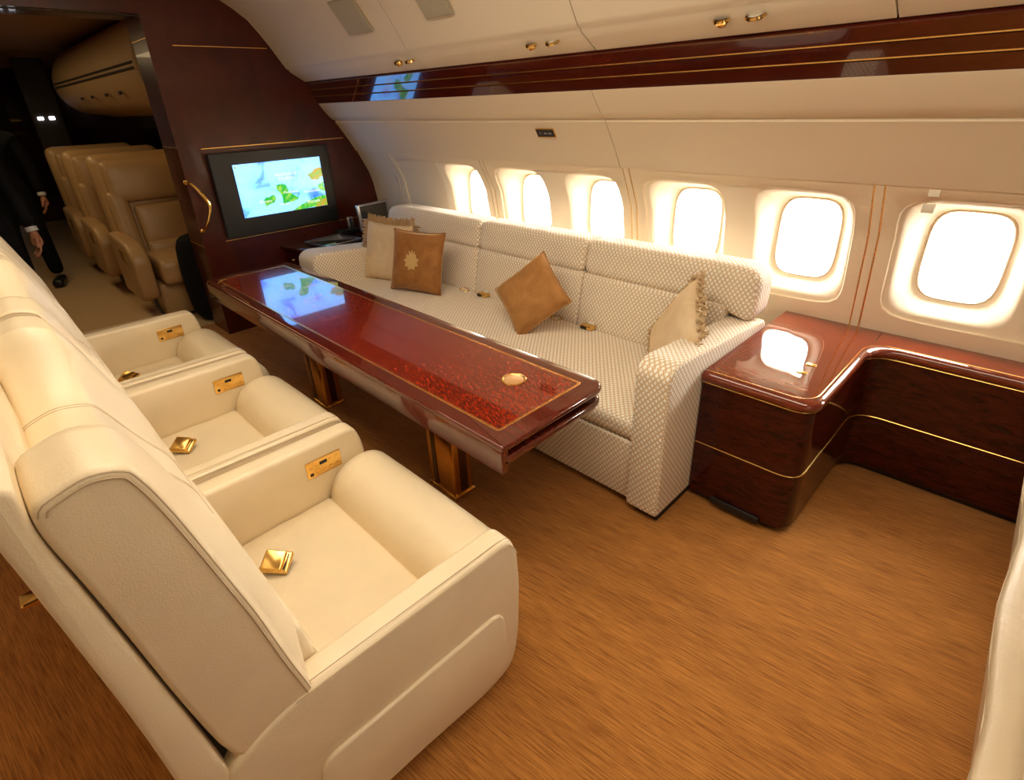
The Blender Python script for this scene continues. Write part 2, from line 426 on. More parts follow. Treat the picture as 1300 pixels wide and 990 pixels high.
for x in posts:
    bm = nb(); prism(bm, [(Yw(z)-.001, z) for z in (.56, .81, 1.04, 1.258)]+[(Yw(z)+.02, z) for z in (1.258, 1.04, .81, .56)], x-.015, x+.015, 'x'); link('post', bm, M['panelcream'], wr)
    for s in (-1, 1):
        bm = nb(); prism(bm, [(Yw(z)+.003, z) for z in (.56, .81, 1.04, 1.258)]+[(Yw(z)+.02, z) for z in (1.258, 1.04, .81, .56)], x+s*.0185-.0035, x+s*.0185+.0035, 'x'); link('gold_strip', bm, M['brass'], wr)
# window_n: the panes with their seal rings
for i, x in enumerate(WIN, 1):
    w = tag(bpy.data.objects.new('window_%d' % i, None), kind='structure'); C.objects.link(w)
    bm = nb(); S = sup(.137, .186, 4.2); loft(bm, [[(x+a, 2.772, ZC+.004+b) for a, b in S], [(x+a, 2.780, ZC+.004+b) for a, b in S]]); link('pane', bm, M['glass'], w, 0)
    bm = nb(); A = sup(.140, .189, 4.2); B = sup(.130, .179, 4.2)
    loft(bm, [[(x+a, 2.766, ZC+.004+b) for a, b in A], [(x+a, 2.758, ZC+.004+b) for a, b in B], [(x+a, 2.77, ZC+.004+b) for a, b in B]], cap=False); link('pane_frame', bm, M['panelcream'], w)
# outer skin so no sky leaks round the panes
bm = nb()
outer_x = [XB]+[w for w in WIN]+[XE]
cells = [XB]+[(a+b)/2 for a, b in zip(WIN, WIN[1:])]+[XE]
for (x0, x1, c) in zip(cells, cells[1:], WIN):
    loft(bm, [[(x, 2.80, z) for x, z in rectpts(x0, x1, -.05, 1.95, c, ZC)], [(c+a, 2.80, ZC+.004+b) for a, b in sup(.145, .194, 4.2)], [(c+a, 2.765, ZC+.004+b) for a, b in sup(.145, .194, 4.2)]], cap=False)
link('outer_skin', bm, M['wallcream'], wr, 0)
bm = nb(); sheet(bm, [(2.85, -.05), (2.85, 1.8), (2.4, 2.2), (1.8, 2.55), (0, 2.62), (-1.0, 2.55), (-1.5, 2.2), (-1.55, -.05)], XB-7.9, XE+.05, .03)
for f in list(bm.faces): pass
bm.free()
bm = nb(); box(bm, XB-.4, XE+.05, -1.5, 2.82, 2.60, 2.64); link('roof_skin', bm, M['gap'], ceil, 0)
bm = nb(); box(bm, XB-.4, XE+.05, 2.3, 2.82, 1.93, 1.96); link('roof_skin', bm, M['gap'], ceil, 0)
bm = nb(); box(bm, XB-.4, XE+.05, 2.30, 2.33, 1.93, 2.62); link('roof_skin', bm, M['gap'], ceil, 0)
bm = nb(); box(bm, XB-.4, XE+.05, -1.54, -1.50, 0, 2.64); link('outer_skin', bm, M['gap'], ceil, 0)
# bulkhead with doorway
bk = tag(bpy.data.objects.new('wall_front', None), kind='structure'); C.objects.link(bk)
BY = 1.155; T = .33; ZD = 2.165
prof = [(BY, 0), (2.82, 0), (2.82, 1.90), (2.30, 1.92), (2.25, 1.80)]+[(p[0], p[1]+.01) for p in CEIL[1:14]]+[(BY, 2.42)]
bm = nb(); prism(bm, prof, XB-T, XB, 'x'); link('bulkhead_panel', bm, M['bulkhead'], bk, 0)
bm = nb(); prism(bm, [(BY, 2.165), (BY, 2.42), (.75, 2.46), (.2, 2.46), (-.5, 2.45), (-.5, 2.165)], XB-T, XB, 'x'); link('door_header', bm, M['bulkhead'], bk, 0)
bm = nb(); prism(bm, [(-.10, 0), (-.10, 2.165), (-.5, 2.165), (-.5, 2.45), (-.9, 2.37), (-1.15, 2.2), (-1.3, 1.9), (-1.38, 1.2), (-1.35, 0)], XB-T, XB, 'x'); link('bulkhead_panel', bm, M['bulkhead'], bk, 0)
bm = nb(); box(bm, XB-.004, XB+.010, -.1, BY, 2.150, 2.158); link('header_groove', bm, M['gap'], bk, 0)
def goldline(y0, y1, z, par=bk):
    bm = nb(); box(bm, XB-.001, XB+.0025, y0, y1, z-.0028, z+.0028); link('gold_inlay', bm, M['brass'], par, 0)
goldline(1.30, 1.92, 2.0); goldline(1.305, 2.41, 1.367); goldline(1.31, 2.66, .715)
for z in (2.035, 1.385, .70):
    bm = nb(); box(bm, XB-T, XB+.0, BY-.0025, BY+.001, z-.003, z+.003); link('gold_inlay', bm, M['brass'], bk, 0)
# gold S shaped grab handle on the door edge
h = thing('grab_handle', 'curved polished gold grab handle fixed to the edge of the dark bulkhead beside the doorway', 'handle', (XB, 1.17, .95))
path = smooth_path([(.005, -.02, .21), (.05, 0, .20), (.075, .035, .14), (.08, .07, .05), (.075, .045, -.04), (.05, .01, -.11), (.005, .0, -.135)], 7)
mk('bar', M['gold'], h, tube, path, [.008+.004*math.sin(PI*i/(len(path)-1)) for i in range(len(path))], 8)
for z, y in ((.21, -.02), (-.135, 0)):
    mk('mount', M['gold'], h, prism, [(y+.016*math.cos(a), z+.016*math.sin(a)) for a in [2*PI*i/14 for i in range(14)]], 0, .008, 'x', .002)

# ================================================================== FORWARD CABIN (through the doorway)
XF = -12.2
tag(mk('wall_far', M['mahogany_dark'], None, box, XF-.05, XF, -1.6, 3.0, 0, 2.7, smooth=0), kind='structure')
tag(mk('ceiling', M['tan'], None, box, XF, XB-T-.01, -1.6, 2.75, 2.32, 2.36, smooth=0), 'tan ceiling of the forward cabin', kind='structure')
tag(mk('wall_right', M['mahogany_dark'], None, box, XF, XB-T, 2.75, 2.8, 0, 2.45, smooth=0), 'dark window side wall of the forward cabin', kind='structure')
tag(mk('wall_left', M['mahogany_dark'], None, box, XF, XB-T, -1.65, -1.6, 0, 2.45, smooth=0), 'left wall of the forward cabin', kind='structure')
# overhead bin, rounded pod with a double groove along its side
ob = thing('overhead_bin', 'cream overhead luggage bin with rounded end hanging over the far seats', 'overhead bin', (-6.63, 1.6, 1.88))
def binp(grow=0):
    return rpoly([(-.36, .33), (-.45, .13), (-.44, -.06), (-.30, -.24), (.10, -.30), (.70, -.25), (.70, .42), (-.20, .42)], [.12, .10, .10, .16, .1, .05, .02, .1], 5)
def pod(bm, z0=-1, z1=1):
    L = []; P = binp(); cx, cz = .1, .05
    for (x, k) in ((-2.35, .25), (-2.33, .45), (-2.27, .65), (-2.15, .83), (-1.95, .95), (-1.6, 1), (1.80, 1)):
        L.append([(x, cx+(q[0]-cx)*k, cz+(q[1]-cz)*k) for q in P])
    loft(bm, L)
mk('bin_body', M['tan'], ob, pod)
for z in (.02, .055):
    mk('groove', M['gap'], ob, tube, [(-2.05, -.40, z), (-1.6, -.452, z), (1.78, -.452, z)], .0075, 5)
mk('reading_light', M['glow_amber'], ob, box, 1.0, 1.5, -.1, .1, -.31, -.295)
for x in (-.6, -.1, .5, 1.0):
    mk('latch', M['gap'], ob, box, x, x+.06, -.425, -.41, -.13, -.105, smooth=0)

# reclining seats facing us in the forward cabin
def make_far_seat(loc, label):
    t = thing('cabin_seat', label, 'seat', loc, 0, 'seats in the forward cabin')
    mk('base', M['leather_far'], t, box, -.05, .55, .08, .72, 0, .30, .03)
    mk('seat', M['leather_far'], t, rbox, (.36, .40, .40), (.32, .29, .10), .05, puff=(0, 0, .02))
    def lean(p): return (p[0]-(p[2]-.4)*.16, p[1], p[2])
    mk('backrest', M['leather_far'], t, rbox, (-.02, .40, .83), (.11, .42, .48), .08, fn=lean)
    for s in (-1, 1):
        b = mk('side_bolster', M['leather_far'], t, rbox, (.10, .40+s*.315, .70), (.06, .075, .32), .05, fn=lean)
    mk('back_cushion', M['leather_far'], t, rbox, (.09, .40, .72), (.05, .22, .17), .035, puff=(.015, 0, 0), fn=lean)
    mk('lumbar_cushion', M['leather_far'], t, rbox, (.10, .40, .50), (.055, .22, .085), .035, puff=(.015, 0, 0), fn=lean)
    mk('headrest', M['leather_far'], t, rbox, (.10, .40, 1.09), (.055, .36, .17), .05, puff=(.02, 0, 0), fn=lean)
    for s in (-1, 1):
        a = mk('armrest', M['leather_far'], t, prism, rpoly([(.0, .18), (.62, .18), (.66, .55), (.55, .66), (-.02, .70)], [.04, .1, .1, .08, .05]), .40+s*.40-.065, .40+s*.40+.065, 'y', .03)
        mk('control_panel', M['brass'], a, box, .30, .46, .40+s*.40-.067-.003, .40+s*.40-.06, .50, .60, smooth=0)
    mk('seat_skid', M['gap'], t, tube, smooth_path([(.55, .02, .34), (.60, .03, .10), (.62, .10, .03), (.62, .30, .02)], 5), .012, 6)
    return t
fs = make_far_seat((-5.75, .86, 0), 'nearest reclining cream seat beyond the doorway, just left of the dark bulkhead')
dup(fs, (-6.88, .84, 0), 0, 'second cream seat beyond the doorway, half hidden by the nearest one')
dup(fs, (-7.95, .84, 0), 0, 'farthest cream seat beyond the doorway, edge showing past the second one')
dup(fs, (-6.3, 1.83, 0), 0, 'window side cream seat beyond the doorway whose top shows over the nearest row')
# dark bag beside the nearest far seat
bg_ = thing('black_bag', 'soft black bag standing on the floor between the far seat and the bulkhead edge', 'bag', (-4.90, 1.26, 0))
mk('body', M['suit'], bg_, rbox, (0, .0, .36), (.14, .16, .36), .1, puff=(.03, .03, .0))
mk('handle', M['black'], bg_, tube, smooth_path([(-.06, 0, .70), (-.05, 0, .80), (0, 0, .84), (.05, 0, .80), (.06, 0, .70)], 5), .01, 6)
# far end: small lit details
mk_ = lambda n, m, l, c, x, y0, y1, z0, z1, g=None: tag(mk(n, m, None, box, x-.02, x, y0, y1, z0, z1, smooth=0), l, c, g)

# ================================================================== PEOPLE in dark suits
def skin_body(name, verts, edges, radii, m, parent, sub=2):
    me = bpy.data.meshes.new(name); me.from_pydata(verts, edges, []); o = bpy.data.objects.new(name, me); C.objects.link(o)
    md = o.modifiers.new('s', 'SKIN'); md.use_smooth_shade = True
    for i, r in enumerate(radii): me.skin_vertices[0].data[i].radius = r if isinstance(r, tuple) else (r, r)
    me.skin_vertices[0].data[0].use_root = True
    s = o.modifiers.new('u', 'SUBSURF'); s.levels = s.render_levels = sub
    dg = bpy.context.evaluated_depsgraph_get(); me2 = bpy.data.meshes.new_from_object(o.evaluated_get(dg)); bpy.data.objects.remove(o)
    me2.name = name; me2.materials.clear(); me2.materials.append(m); me2.shade_smooth()
    o = bpy.data.objects.new(name, me2); C.objects.link(o); o.parent = parent; return o
def make_hand(parent, w, d, side):
    """relaxed hand hanging from wrist w, d = down direction, side = thumb direction"""
    w = Vector(w); d = Vector(d).normalized(); s = Vector(side).normalized(); f = d.cross(s).normalized()
    v = [w-d*.05, w, w+d*.045, w+d*.09]; e = [(0, 1), (1, 2), (2, 3)]; r = [(.027, .024), (.024, .019), (.038, .016), (.040, .014)]
    for k, (off, ln) in enumerate(((.030, .070), (.010, .080), (-.010, .074), (-.029, .058))):
        b = w+d*.088+s*off; i0 = len(v)
        pts = [b, b+d*ln*.42+f*.006, b+d*ln*.74+f*.020, b+d*ln*.95+f*.040]
        v += pts; e += [(3, i0), (i0, i0+1), (i0+1, i0+2), (i0+2, i0+3)]; r += [.0095, .009, .008, .007]
    i0 = len(v); b = w+d*.03+s*.03; v += [b, b+d*.035+s*.022+f*.01, b+d*.065+s*.026+f*.02]; e += [(2, i0), (i0, i0+1), (i0+1, i0+2)]; r += [.012, .0105, .009]
    return skin_body('hand', [tuple(x) for x in v], e, r, M['skin'], parent, 1)
def make_person(loc, label, rotz, sx=1):
    t = thing('person', label, 'person', loc, rotz)
    # facing +X locally
    V = [(0, 0, .96), (0, 0, 1.12), (0, 0, 1.30), (0, 0, 1.46), (.01, 0, 1.53),
         (0, .09, .92), (.02, .11, .50), (-.01, .12, .10), (0, -.09, .92), (.03, -.11, .50), (0, -.12, .10),
         (0, .17, 1.43), (0, .235, 1.16), (.05, .25, .93), (0, -.17, 1.43), (0, -.235, 1.16), (.05, -.25, .93)]
    E = [(0, 1), (1, 2), (2, 3), (3, 4), (0, 5), (5, 6), (6, 7), (0, 8), (8, 9), (9, 10), (3, 11), (11, 12), (12, 13), (3, 14), (14, 15), (15, 16)]
    Rr = [(.155, .115), (.145, .105), (.17, .12), (.13, .09), (.065, .06), .10, .075, .068, .10, .075, .068, .075, .056, .045, .075, .056, .045]
    skin_body('suit', V, E, Rr, M['suit'], t)
    hd = skin_body('head', [(0, 0, 1.52), (.01, 0, 1.58), (.02, 0, 1.66), (.01, 0, 1.73), (.0, 0, 1.775)], [(0, 1), (1, 2), (2, 3), (3, 4)], [.055, .056, (.078, .095), (.08, .098), .05], M['skin'], t)
    mk('nose', M['skin'], hd, rbox, (.115, 0, 1.65), (.016, .013, .026), .01, n=2)
    mk('mouth', M['gap'], hd, rbox, (.106, 0, 1.605), (.006, .024, .004), .003, n=2)
    for s in (-1, 1):
        mk('eye', M['white'], hd, rbox, (.098, s*.033, 1.675), (.010, .013, .008), .007, n=2)
        mk('ear', M['skin'], hd, rbox, (.0, s*.092, 1.66), (.02, .010, .032), .009, n=2)
    mk('hair', M['gap'], t, rbox, (-.015, 0, 1.735), (.098, .090, .068), .06, n=4)
    mk('shirt', M['shirt'], t, prism, [(-.045, 1.47), (.045, 1.47), (.0, 1.25)], .095, .122, 'x', .003)
    mk('tie', M['black'], t, prism, [(-.016, 1.45), (.016, 1.45), (.02, 1.28), (0, 1.24), (-.02, 1.28)], .122, .129, 'x', .002)
    for s in (-1, 1):
        mk('cuff', M['shirt'], t, tube, [(.048, s*.25, .935), (.055, s*.252, .905)], .036, 12)
        make_hand(t, (.056, s*.252, .895), (.10, -s*.02, -1), (1, 0, 0))
        mk('shoe', M['black'], t, rbox, (.06, s*.12, .045), (.145, .05, .042), .035, n=4)
    return t
make_person((-4.95, .02, 0), 'person in a black suit by the doorway at the left edge, white cuff visible', .15)
make_person((-7.35, .36, 0), 'person in a black suit farther down the aisle beside the cream seats', -.25)

# ================================================================== CLUB CHAIRS
def profP(c, b=0):
    """backrest outline (y,z): c 0 at the bolsters .. 1 in the hollow middle, b 1 where the lower front bulges past the flat side"""
    P = [(.145, .516, 0), (.177, .530, .1), (.177, .56, .3), (.160, .645, 1), (.145, .73, 1), (.131, .811, 1), (.112, .90, 1), (.091, .997, .6), (.070, 1.088, .3), (.052, 1.148, .1),
         (.037, 1.172, 0), (.0, 1.184, 0), (-.036, 1.176, 0), (-.063, 1.161, 0), (-.066, 1.118, 0), (-.052, 1.024, 0), (-.034, .887, 0), (-.01, .696, 0), (.02, .53, 0), (.06, .512, 0)]
    out = []
    for i, (y, z, k) in enumerate(P):
        t = min(1, max(0, (z-.80)/.36)); t = t*t*(3-2*t)
        out.append((y+.032*k*b+.010*c*t*(i < 11), z-.112*c*t))
    return out
def cprof(c, ins=0, bb=0):
    p = smooth_path([Vector((a, b)) for a, b in profP(c, bb)], 3, True); q = [(v.x, v.y) for v in p]
    return inset(q, ins) if ins else q
HW = .4425
def make_chair(loc, label):
    t = thing('club_chair', label, 'armchair', loc, 0, 'cream leather club chairs beside the table')
    L = M['leather']
    mk('plinth', L, t, box, -.36, .36, .02, .66, 0, .10, .03)
    # backrest
    bm = nb(); loops = []
    def cc(x):
        a = abs(x)
        return 0 if a > .285 else 1 if a < .085 else math.sin(PI/2*(.285-a)/.20)**.8
    xs = [-.437, -.4365, -.4345, -.431, -.426]+[-.42+.84*i/38 for i in range(39)]+[.426, .431, .4345, .4365, .437]
    def bb(x): return min(1, max(0, (.425-abs(x))/.07))**.7
    for x in xs:
        e = .437-abs(x); r = .011; ins = r-math.sqrt(max(0, r*r-(r-min(e, r))**2)) if e < r else 0
        bulge = .012*max(0, 1-((abs(x)-.33)/.11)**2) if c_ok(x) else 0
        loops.append([(x, y, z) for y, z in cprof(cc(x), ins-bulge*.5, bb(x))])
    loft(bm, loops); bk_ = link('backrest', bm, L, t, 60)
    # double stitched seams
    for x, ins, d in ((.4345, .0045, 1), (.4372, .0125, 1), (-.4345, .0045, 1), (-.4372, .0125, 1), (.078, -.001, 1), (.090, -.001, 1), (-.078, -.001, 1), (-.090, -.001, 1)):
        c = cc(x); pr = cprof(c, ins)
        if abs(x) > .4: pts = [(x+(.0005 if x > 0 else -.0005), y, z) for y, z in pr[1:41]]
        else:
            bl = .012*max(0, 1-((abs(x)-.33)/.11)**2); pts = [(x, y, z) for y, z in cprof(c, -bl*.5, bb(x))[12:41]]
        mk('stitching', M['thread'], bk_, tube, pts, .0013, 4)
    mk('lumbar_cushion', L, t, prism, rpoly([(.02, .22), (.235, .24), (.240, .36), (.228, .52), (.205, .66), (.10, .66), (.0, .60)], [.02, .04, .05, .05, .05, .02, .02], 4), -.362, .362, 'x', .02, 3)
    # rear shell behind a dark gap
    mk('back_shell', L, t, prism, rpoly([(-.070, 1.20), (-.070, 1.12), (-.057, 1.02), (-.040, .885), (-.016, .69), (.005, .50), (.03, .12), (-.05, .10), (-.062, .45), (-.074, .72), (-.098, 1.02), (-.112, 1.17), (-.095, 1.215)], [.012, .05, .05, .05, .05, .05, .01, .02, .1, .1, .1, .03, .02], 3), -.434, .434, 'x', .009)
    mk('gap_lining', M['gap'], t, prism, [(-.030, .93), (-.02, .85), (.02, .55), (.06, .3), (.0, .3), (-.04, .85), (-.048, .93)], -.40, .40, 'x')
    k = mk('release_lever', M['gold'], t, box, -.07, -.03, -.185, -.10, .70, .715, .006)
    # arms
    armp = rpoly([(.0, .10), (.62, .03), (.725, .05), (.755, .16), (.768, .38), (.760, .48), (.738, .55), (.10, .555), (-.01, .50)], [.05, .05, .05, .1, .1, .05, .045, .05, .05], 4)
    for s in (-1, 1):
        a0, a1 = s*.365, s*HW
        arm = mk('arm', L, t, prism, armp, a0, a1, 'x', .016, 4)
        # stitched lines along the top outer edge
        for o_, zo in ((.0035, -.014), (-.0065, -.0005)):
            x = s*(HW-.014)+s*(.0135 if zo < -.01 else 0)
            mk('stitching', M['thread'], arm, tube, [(x, .14, .5645+zo), (x, .70, .5515+zo), (x, .727, .546+zo), (x, .745, .515+zo*.5), (x, .757, .48)], .0014, 4)
        pp = rpoly([(.10, .10), (.60, .07), (.695, .09), (.688, .325), (.15, .34)], [.03, .04, .05, .05, .04], 4)
        mk('side_pocket_panel', L, arm, prism, pp, s*(HW-.004), s*(HW+.010), 'x', .006, 3)
    # seat cushion and rolled front
    def wr_(p):
        return (p[0], p[1], p[2]+(.0025*math.sin(p[0]*70+math.sin(p[1]*22)*2)*math.exp(-((p[1]-.45)/.1)**2*1.2) if p[2] > .3 else 0)+(.02*(p[1]-.4) if p[2] > .2 else 0))
    mk('seat_cushion', L, t, rbox, (0, .385, .235), (.366, .215, .085), .022, n=20, puff=(0, 0, .010), fn=wr_)
    roll = [(.590, .24), (.592, .335), (.615, .395), (.66, .432), (.72, .446), (.775, .438), (.82, .405), (.848, .35), (.852, .27), (.838, .17), (.80, .07), (.66, .05)]
    rp = [(v.x, v.y) for v in smooth_path([Vector(p) for p in roll], 3, True)]
    bm = nb(); lp = []
    for i in range(31):
        x = -.366+.732*i/30; e = .366-abs(x); r = .03; ins = r-math.sqrt(max(0, r*r-(r-min(e, r))**2)) if e < r else 0
        lp.append([(x, y, z+.006*(1-(x/.366)**2)) for y, z in inset(rp, ins+.001)])
    loft(bm, lp); link('front_roll', bm, L, t, 60)
    # gold buckle and control panel
    b = mk('seatbelt_buckle', M['gold'], t, rbox, (0, 0, 0), (.043, .034, .008), .006, n=2)
    b.location = (-.165, .318, .350); b.rotation_euler = (.35, .1, .75)
    mk('buckle_lid', M['gold'], b, rbox, (-.005, 0, .013), (.030, .031, .0045), .004, n=2)
    mk('buckle_slot', M['gap'], b, box, .030, .034, -.024, .024, .0075, .0095, smooth=0)
    mk('belt', M['leather'], b, box, -.05, -.02, -.022, .022, -.006, .001, smooth=0)
    p = mk('control_panel', M['brass'], t, box, -.3655, -.3615, .535, .665, .425, .492, .003); 
    mk('display', M['black'], p, box, -.362, -.3600, .585, .612, .466, .478, smooth=0)
    for i in range(5):
        for j in range(2):
            if j == 1 and i in (2,): continue
            y = .551+i*.0245; z = .440+j*.030
            mk('button', M['gold'] if (i, j) != (0, 0) else M['black'], p, box, -.362, -.3598, y-.006, y+.006, z-.005, z+.005, smooth=0)
    return t
def c_ok(x): return True
ch = make_chair((-1.2275, 0, 0), 'nearest cream leather club chair, its side pocket panel and gold seat buckle in full view')
dup(ch, (-2.145, 0, 0), 0, 'middle cream leather club chair, between its two neighbours in the row')
dup(ch, (-3.06, 0, 0), 0, 'farthest cream leather club chair, last of the row before the doorway')
# cream padded bench end at the right edge
leather_bench_shaded = leather('shaded_bench_leather', (.60, .48, .32))  # cream leather with shadow put into its base colour
sb = thing('side_bench', 'cream leather padded bench at the right edge of the picture, facing the wooden cabinet recess', 'bench', (.25, 1.6, 0))
def wav(p): return (p[0]+.008*math.sin(p[1]*9)-(.17*p[2] if p[0] < .2 else 0), p[1], p[2])
mk('base', leather_bench_shaded, sb, rbox, (.41, 0, .24), (.41, .88, .24), .03, n=10, fn=wav)
mk('seat_cushion', leather_bench_shaded, sb, rbox, (.40, 0, .535), (.42, .88, .055), .04, n=6)
mk('piping', M['thread'], sb, tube, [(-.075+.008*math.sin((-.86+1.72*i/12)*9), -.86+1.72*i/12, .45) for i in range(13)], .003, 5)

# ================================================================== TABLE
tb = thing('conference_table', 'long glossy mahogany table with gold inlay between the club chairs and the sofa', 'table', (-2.39, 1.22, 0))
TX0, TX1, TY0, TY1 = -3.78+2.39, -1.02+2.39, .935-1.22, 1.505-1.22
def slab(bm, g, z0, z1, r, rc=.06):
    prism(bm, rpoly([(TX0+g, TY0+g), (TX1-g, TY0+g), (TX1-g, TY1-g), (TX0+g, TY1-g)], [rc, .012, .085, rc], 6), z0, z1, 'z', r, 4)
mk('table_top', M['mahogany'], tb, slab, 0, .592, .620, .012)
mk('table_leaf', M['mahogany'], tb, slab, .004, .535, .566, .012)
mk('leaf_spacer', M['mahogany_dark'], tb, slab, .045, .560, .598, 0)
mk('apron', M['mahogany_dark'], tb, prism, [(TY0+.02, .585), (TY0+.035, .525), (TY0+.16, .50), (TY1-.16, .50), (TY1-.035, .525), (TY1-.02, .585)], TX0+.05, TX1-.10, 'x')
mk('hinge_edge', M['mahogany'], tb, box, TX0+.035, TX1-.004, TY0+.0005, TY0+.03, .512, .606, .004)
ix0, ix1, iy0, iy1 = TX0+.075, TX1-.075, TY0+.058, TY1-.070
def inlayrect(bm, g0, g1, z0, z1):
    A = rpoly([(ix0+g0, iy0+g0), (ix1-g0, iy0+g0), (ix1-g0, iy1-g0), (ix0+g0, iy1-g0)], .012, 3); B = rpoly([(ix0+g1, iy0+g1), (ix1-g1, iy0+g1), (ix1-g1, iy1-g1), (ix0+g1, iy1-g1)], .010, 3)
    loft(bm, [[(x, y, z0) for x, y in A], [(x, y, z1) for x, y in A], [(x, y, z1) for x, y in B], [(x, y, z0) for x, y in B]], cap=False)
mk('gold_inlay', M['brass'], tb, inlayrect, 0, .0055, .6190, .6206, smooth=0)
mk('gold_inlay', M['brass'], tb, inlayrect, .0080, .0105, .6190, .6206, smooth=0)
mk('burl_panel', M['burl'], tb, prism, rpoly([(ix0+.005, iy0+.005), (ix1-.005, iy0+.005), (ix1-.005, iy1-.005), (ix0+.005, iy1-.005)], .01, 3), .6185, .6203, 'z', smooth=0)
def ring(bm, cx, cy, prof, n=40, cap=True):
    loft(bm, [[(cx+r*math.cos(2*PI*i/n), cy+r*math.sin(2*PI*i/n), z) for i in range(n)] for r, z in prof], cap=cap)
cup = mk('cup_holder', M['gold'], tb, ring, -1.312+2.39, 1.283-1.22, [(.050, .6195), (.050, .6225), (.047, .6240), (.0435, .6235), (.042, .6215), (.040, .6207)])
mk('cup_holder_lid', mat('cup_lid_gold', (.85, .50, .22), .35, .6), cup, ring, -1.312+2.39, 1.283-1.22, [(.040, .6195), (.040, .6212), (.0385, .6216)])
mk('latch', M['gold'], tb, tube, smooth_path([(TX0+.115, TY0+.10, .622), (TX0+.13, TY0+.075, .628), (TX0+.17, TY0+.03, .626)], 4), .004, 6)
# gold column pedestals with dark strips painted as reflections, foot plates
for (x, y) in ((-1.62+2.39, 1.17-1.22), (-2.80+2.39, 1.17-1.22)):
    leg = mk('leg', M['gold'], tb, box, x-.10, x+.085, y-.055, y+.055, 0, .53, .018)
    for dx in (-.055, -.040):
        mk('dark_reflection', M['mahogany_dark'], leg, box, x+dx-.006, x+dx+.006, y-.0575, y-.050, .03, .53, smooth=0)
    mk('dark_reflection', M['mahogany_dark'], leg, box, x+.083, x+.0865, y-.02, y+.02, .03, .53, smooth=0)
    mk('foot_plate', M['gold'], leg, box, x-.105, x+.09, y-.062, y+.062, 0, .012, .004)
mk('leaf_bracket', M['gold'], tb, prism, rpoly([(-.03, .53), (.03, .53), (.03, .50), (.012, .47), (-.012, .47), (-.03, .50)], .006), TX1-.09, TX1-.075, 'x')

# ================================================================== SOFA
W_ = M['weave']
sf = thing('sofa', 'long three-seat sofa in cream and white lozenge weave under the windows', 'sofa', (-2.3, 2.0, 0))
OX, OY = 2.3, -2.0
def SX(x): return x+OX
def SY(y): return y+OY
SL, SR = -3.56, -.955     # inner faces of the arms
mk('kick_plate', M['gap'], sf, box, SX(SL-.1), SX(SR+.05), SY(1.64), SY(2.45), 0, .05, smooth=0)
mk('base', W_, sf, prism, rpoly([(SY(1.60), .035), (SY(1.585), .332), (SY(2.35), .332), (SY(2.35), .035)], .012, 3), SX(SL), SX(SR), 'x', .01, uv=True)
secs = [(SL, -2.665), (-2.665, -1.785), (-1.785, SR)]
def seatfn(p): return (p[0], p[1], p[2])
mk('seat_cushion', W_, sf, rbox, (SX((SL+SR)/2), SY(1.928), .382), ((SR-SL)/2+.04, .345, .047), .035, n=24, puff=(0, 0, .012), uv=True)
# back: three lower cushions and three rolled upper bolsters
def tilt(p):
    z = p[2]; return (p[0], p[1]+(z-.38)*.20, z)
for i, (a, b) in enumerate(secs):
    cx = (a+b)/2; hx = (b-a)/2-.0015
    mk('back_cushion', W_, sf, rbox, (SX(cx), SY(2.335), .560), (hx, .085, .155), .022, n=12, puff=(0, .012, 0), fn=tilt, uv=True)
    aa, bb = (a-.20 if i == 0 else a), (b+.125 if i == 2 else b)
    r_ = .075
    def bol(p, aa=aa, bb=bb, i=i):
        x, y, z = tilt(p)
        e = 0
        if i == 0: e = max(0, (SX(aa)+.10-x)/.10)
        if i == 2: e = max(0, (x-SX(bb)+.10)/.10)
        e = min(e, 1)
        t = min(1, max(0, (z-.72)/.15)); t = t*t*(3-2*t)
        ex = min(1, max(0, (x-SX(b)+.03)/.06)) if i == 2 else 0
        return (x, y, z-.035*e*e*t-.055*ex*(1-t))
    mk('back_bolster', W_, sf, rbox, (SX((aa+bb)/2), SY(2.342), .800), ((bb-aa)/2-.001, .096, .092), .042, n=12, fn=bol, uv=True)
mk('back_panel', W_, sf, prism, rpoly([(SY(2.42), .10), (SY(2.42), .45), (SY(2.45), .76), (SY(2.50), .78), (SY(2.52), .74), (SY(2.52), .10)], .02), SX(SL-.16), SX(SR+.02), 'x', .01, uv=True)
# arms: front face leans back towards the top
def armo(y0b, y0t, y1, zt): return rpoly([(SY(y0b), .03), (SY(y0t), zt-.03), (SY(y0t+.06), zt+.005), (SY(y1), zt-.065), (SY(y1), .03)], [.02, .04, .05, .03, .02], 5)
mk('arm', W_, sf, prism, armo(1.572, 1.582, 2.45, .708), SX(-.960), SX(-.812), 'x', .016, 4, uv=True)
mk('arm', W_, sf, prism, armo(1.560, 1.580, 2.45, .675), SX(-3.80), SX(SL-.002), 'x', .022, 4, uv=True)
mk('arm_foot', M['gap'], sf, box, SX(-.925), SX(-.82), SY(1.60), SY(2.4), 0, .032, smooth=0)
